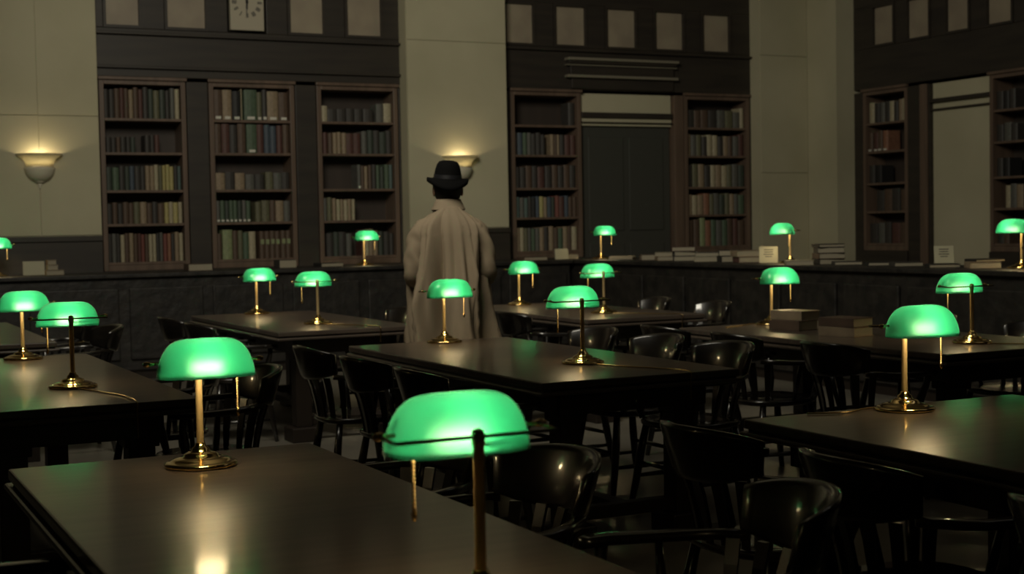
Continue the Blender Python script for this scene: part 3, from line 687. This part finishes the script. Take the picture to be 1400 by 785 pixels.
# ---------------------------------------------------------------- the man
def skin_mesh(name, nodes, edges, rads, m_, parent, sub=2, root=0):
    me = bpy.data.meshes.new(name); me.from_pydata([Vector(v) for v in nodes], edges, []); me.materials.append(M[m_])
    o = bpy.data.objects.new(name, me); C.objects.link(o); o.parent = parent
    sk = o.modifiers.new('skin', 'SKIN'); sk.use_smooth_shade = True
    for i, r in enumerate(rads):
        me.skin_vertices[0].data[i].radius = (r, r) if not isinstance(r, tuple) else r
    me.skin_vertices[0].data[root].use_root = True
    s = o.modifiers.new('sub', 'SUBSURF'); s.levels = sub; s.render_levels = sub
    return o
MX, MY = 3.86, 8.66
man = empty('person', (MX, MY, 0), -math.atan2(MX, MY)+.10); man.scale = (1.045,)*3     # local +Y = away from the camera, the way he faces
tag(man, 'person in a black brimmed hat and long beige coat, standing with back turned', 'person')
nodes = [(0, 0, .93), (0, -.01, 1.12), (0, -.01, 1.32), (0, -.01, 1.43), (0, 0, 1.50), (0, .02, 1.575), (0, .03, 1.635), (0, .02, 1.695),
         (-.10, 0, .88), (-.115, .01, .50), (-.12, -.01, .10), (-.125, .13, .035),
         (.10, 0, .88), (.125, .0, .50), (.13, -.03, .10), (.135, .11, .035),
         (-.155, -.005, 1.36), (-.226, -.04, 1.12), (-.19, .19, 1.06), (-.165, .24, 1.05),
         (.155, -.005, 1.36), (.226, -.04, 1.12), (.19, .19, 1.06), (.165, .24, 1.05)]
edges = [(0, 1), (1, 2), (2, 3), (3, 4), (4, 5), (5, 6), (6, 7), (0, 8), (8, 9), (9, 10), (10, 11), (0, 12), (12, 13), (13, 14), (14, 15), (3, 16), (16, 17), (17, 18), (18, 19), (3, 20), (20, 21), (21, 22), (22, 23)]
rads = [(.15, .11), (.135, .10), (.145, .10), (.075, .07), .052, .082, .090, .070, .095, .062, .042, .035, .095, .062, .042, .035, .058, .044, .032, .026, .058, .044, .032, .026]
body = skin_mesh('body', nodes, edges, rads, 'skin', man)
# facial features and ears
def blob(b, c, r, seg=10):
    g = bmesh.ops.create_uvsphere(b, u_segments=seg, v_segments=8, radius=1)['verts']
    for v in g: v.co = Vector((c[0]+v.co.x*r[0], c[1]+v.co.y*r[1], c[2]+v.co.z*r[2]))
b = bmesh.new()
blob(b, (0, .128, 1.592), (.014, .022, .026)); blob(b, (0, .115, 1.55), (.026, .010, .008))
for s in (-1, 1): blob(b, (s*.088, .01, 1.60), (.010, .022, .034)); blob(b, (s*.034, .112, 1.62), (.014, .008, .009))
link('face', b, 'skin', man, smooth=True)
b = bmesh.new()                                               # hair on the nape, below the hat
rr = []
for z, k in ((1.535, .064), (1.56, .078), (1.60, .092), (1.64, .096), (1.67, .094)):
    rr.append(ring(b, [(k*math.sin(a), .02-k*1.06*math.cos(a), z) for a in [-1.75+3.5*i/20 for i in range(21)]]))
for a, c in zip(rr, rr[1:]): bridge(b, a, c, closed=False)
o = link('hair', b, 'hair', man, smooth=True); sm = o.modifiers.new('s', 'SOLIDIFY'); sm.thickness = .012; sm.offset = -1
# hands with fingers
for s in (-1, 1):
    n0 = [(s*.165, .24, 1.05), (s*.150, .27, 1.055), (s*.135, .31, 1.06), (s*.125, .335, 1.06)]
    nd = list(n0); ed = [(0, 1), (1, 2), (2, 3)]; ra = [.024, (.030, .018), (.036, .016), (.034, .014)]
    for f in range(4):
        zz = 1.085-.019*f; ln = (.066, .074, .070, .055)[f]; k = len(nd)
        nd += [(s*.122, .345, zz), (s*.105, .345+ln*.55, zz-.004), (s*.078, .345+ln*.75, zz-.008), (s*.055, .345+ln*.6, zz-.010)]
        ed += [(3, k), (k, k+1), (k+1, k+2), (k+2, k+3)]; ra += [.0095, .0088, .008, .0065]
    k = len(nd); nd += [(s*.12, .275, 1.085), (s*.095, .305, 1.098), (s*.07, .325, 1.10)]; ed += [(1, k), (k, k+1), (k+1, k+2)]; ra += [.011, .010, .008]
    skin_mesh('hand', nd, ed, ra, 'skin', man, 2)
# hat
b = bmesh.new(); seg = 40; HT = Matrix.Translation((0, .02, 1.662)) @ Matrix.Rotation(.10, 4, 'X') @ Matrix.Rotation(.05, 4, 'Y')
def hr(rx, ry, z, dip=0, side=0): return ring(b, [HT @ Vector((rx*math.cos(a), ry*math.sin(a), z + side*abs(math.cos(a))**2 - dip*abs(math.sin(a))**2)) for a in [2*PI*i/seg for i in range(seg)]])
rs = [hr(.083, .100, -.008), hr(.115, .142, -.016, .022, .008), hr(.130, .157, -.016, .034, .010), hr(.134, .161, -.004, .034, .014), hr(.130, .157, .008, .030, .014), hr(.098, .115, .012, .008, .006), hr(.089, .106, .022), hr(.086, .102, .04), hr(.080, .096, .075), hr(.071, .087, .105), hr(.057, .072, .124), hr(.036, .050, .130), hr(.014, .028, .120)]
for a, c in zip(rs, rs[1:]): bridge(b, a, c)
b.faces.new(rs[-1]); b.faces.new(rs[0][::-1])
hat = link('hat', b, 'hat', man, smooth=True)
b = bmesh.new(); bridge(b, hr(.0905, .1075, .020), hr(.0870, .1035, .044)); link('hat_band', b, 'band', hat, smooth=True)
# coat: lofted with draped folds
def fold(a, z):                                               # fold depth, stronger towards the hem, irregular
    t_ = max(0, min(1, (1.44-z)/.5)); back = .5-.5*math.sin(a)*1.0
    f = .010*math.sin(5*a+1.3+.8*math.sin(3*z)) + .008*math.sin(9*a+2.1*z+.5) + .0055*math.sin(15*a-3.5*z+.9*math.sin(5*z)) + .003*math.sin(23*a+7*z)
    f += .016*(1-abs(math.sin((a*3.0+.5*z+.3))))**2
    g = .020*(1-abs(math.sin(a*2.5-.9*z+.4)))**3 + .012*(1-abs(math.sin(a*4.5+1.4*z)))**4
    return (f*2.0+g*2.6-.018)*(.30+1.0*t_)
b = bmesh.new(); n = 220; prev = None
prof = [(.50, .255, .215), (.53, .255, .215), (.75, .245, .20), (.90, .236, .182), (1.0, .228, .168), (1.1, .222, .158), (1.2, .218, .150), (1.28, .218, .145), (1.33, .216, .140), (1.37, .208, .132), (1.405, .194, .122), (1.435, .168, .110), (1.46, .132, .098), (1.48, .100, .088), (1.50, .082, .078)]
fz = []
for (z0, x0, y0), (z1, x1, y1) in zip(prof, prof[1:]):
    kk = 4 if z1 < 1.34 else 2
    for q in range(kk): u = q/kk; fz.append((z0+(z1-z0)*u, (x0+(x1-x0)*u)*(.94 if z0 < 1.3 else .97), y0+(y1-y0)*u))
fz.append(prof[-1])
for z, rx, ry in fz:
    zz = z
    pts = []
    for i in range(n):
        a = 2*PI*i/n; s, c = math.sin(a), math.cos(a); f = fold(a, z)*(1 if z < 1.40 else max(.15, 1-(z-1.40)*9))
        q = .9; X = (rx+f)*math.copysign(abs(c)**q, c); Y = (ry+f)*math.copysign(abs(s)**q, s)
        pts.append((X+.008*math.sin(6*z), Y-.012, zz + (.018*abs(c)**2*(-1) if z > 1.40 else 0)))
    r = ring(b, pts)
    if prev: bridge(b, prev, r)
    prev = r
coat = link('coat', b, 'coat', man, smooth=True); sm = coat.modifiers.new('s', 'SOLIDIFY'); sm.thickness = .006; sm.offset = 1
# collar
b = bmesh.new(); rr = []
for z, k, d in ((1.482, .108, 0), (1.500, .100, 0), (1.53, .086, 0), (1.548, .078, 0), (1.542, .070, 0), (1.50, .070, 0)):
    rr.append(ring(b, [(k*math.cos(a), -.004+k*.92*math.sin(a), z-.018*max(0, math.sin(a))*(k > .1)) for a in [2*PI*i/36 for i in range(36)]]))
for a, c in zip(rr, rr[1:]): bridge(b, a, c)
link('collar', b, 'coat', coat, smooth=True)
# centre back vent flap and seam
b = bmesh.new(); prev = None
for i in range(16):
    z = .58+.80*i/15; yb = -.20+.07*(i/15); xo = .055+.02*math.sin(i*.5)
    r = ring(b, [(xo-.008, yb+.01, z), (xo, yb-.018, z), (xo+.010, yb+.01, z)])
    if prev: bridge(b, prev, r, closed=False)
    prev = r
link('coat_pleat', b, 'coat', coat, smooth=True)
# sleeves
for s in (-1, 1):
    b = bmesh.new(); P = [(s*.110, -.005, 1.385), (s*.150, -.01, 1.362), (s*.183, -.015, 1.325), (s*.203, -.02, 1.27), (s*.216, -.03, 1.21), (s*.226, -.04, 1.14), (s*.228, -.03, 1.09), (s*.222, .01, 1.06), (s*.212, .07, 1.055), (s*.20, .14, 1.06), (s*.185, .20, 1.065)]
    rd = [.060, .068, .072, .071, .068, .067, .068, .068, .066, .064, .062]
    fine = []; fr = []
    for i in range(len(P)-1):
        for q in range(4):
            u = q/4; fine.append(Vector(P[i]).lerp(Vector(P[i+1]), u)); fr.append((rd[i]+(rd[i+1]-rd[i])*u)*(1+.008*math.sin((i*4+q)*1.1+s)))
    fine.append(Vector(P[-1])); fr.append(rd[-1])
    tube(b, fine, fr, 26, cap=False)
    for v in b.verts: v.co += Vector((.006*math.sin(v.co.z*38+v.co.y*45+v.co.x*25), .006*math.sin(v.co.z*31+v.co.x*60), 0))
    o = link('sleeve', b, 'coat', coat, smooth=True); sm = o.modifiers.new('s', 'SOLIDIFY'); sm.thickness = .005
# trousers and shoes
for s in (-1, 1):
    b = tube(bmesh.new(), [(s*.095, 0, .92), (s*.115, .005, .70), (s*.125, .005, .50), (s*.128, -.005, .30), (s*.13, -.02, .09)], [.112, .098, .085, .078, .078], 20, cap=False); link('trouser_leg', b, 'trouser', man, smooth=True)
    b = bmesh.new(); prev = None
    for y, w_, h in ((-.10, .028, .05), (-.085, .038, .07), (-.03, .042, .085), (.04, .043, .07), (.10, .050, .05), (.15, .044, .04), (.18, .022, .025)):
        r = ring(b, [(s*.13+w_*math.cos(a), y, max(0, h/2+h/2*math.sin(a)*1.0)) for a in [2*PI*i/14 for i in range(14)]])
        if prev: bridge(b, prev, r)
        else: b.faces.new(r[::-1])
        prev = r
    b.faces.new(prev); link('shoe', b, 'shoe', man, smooth=True)
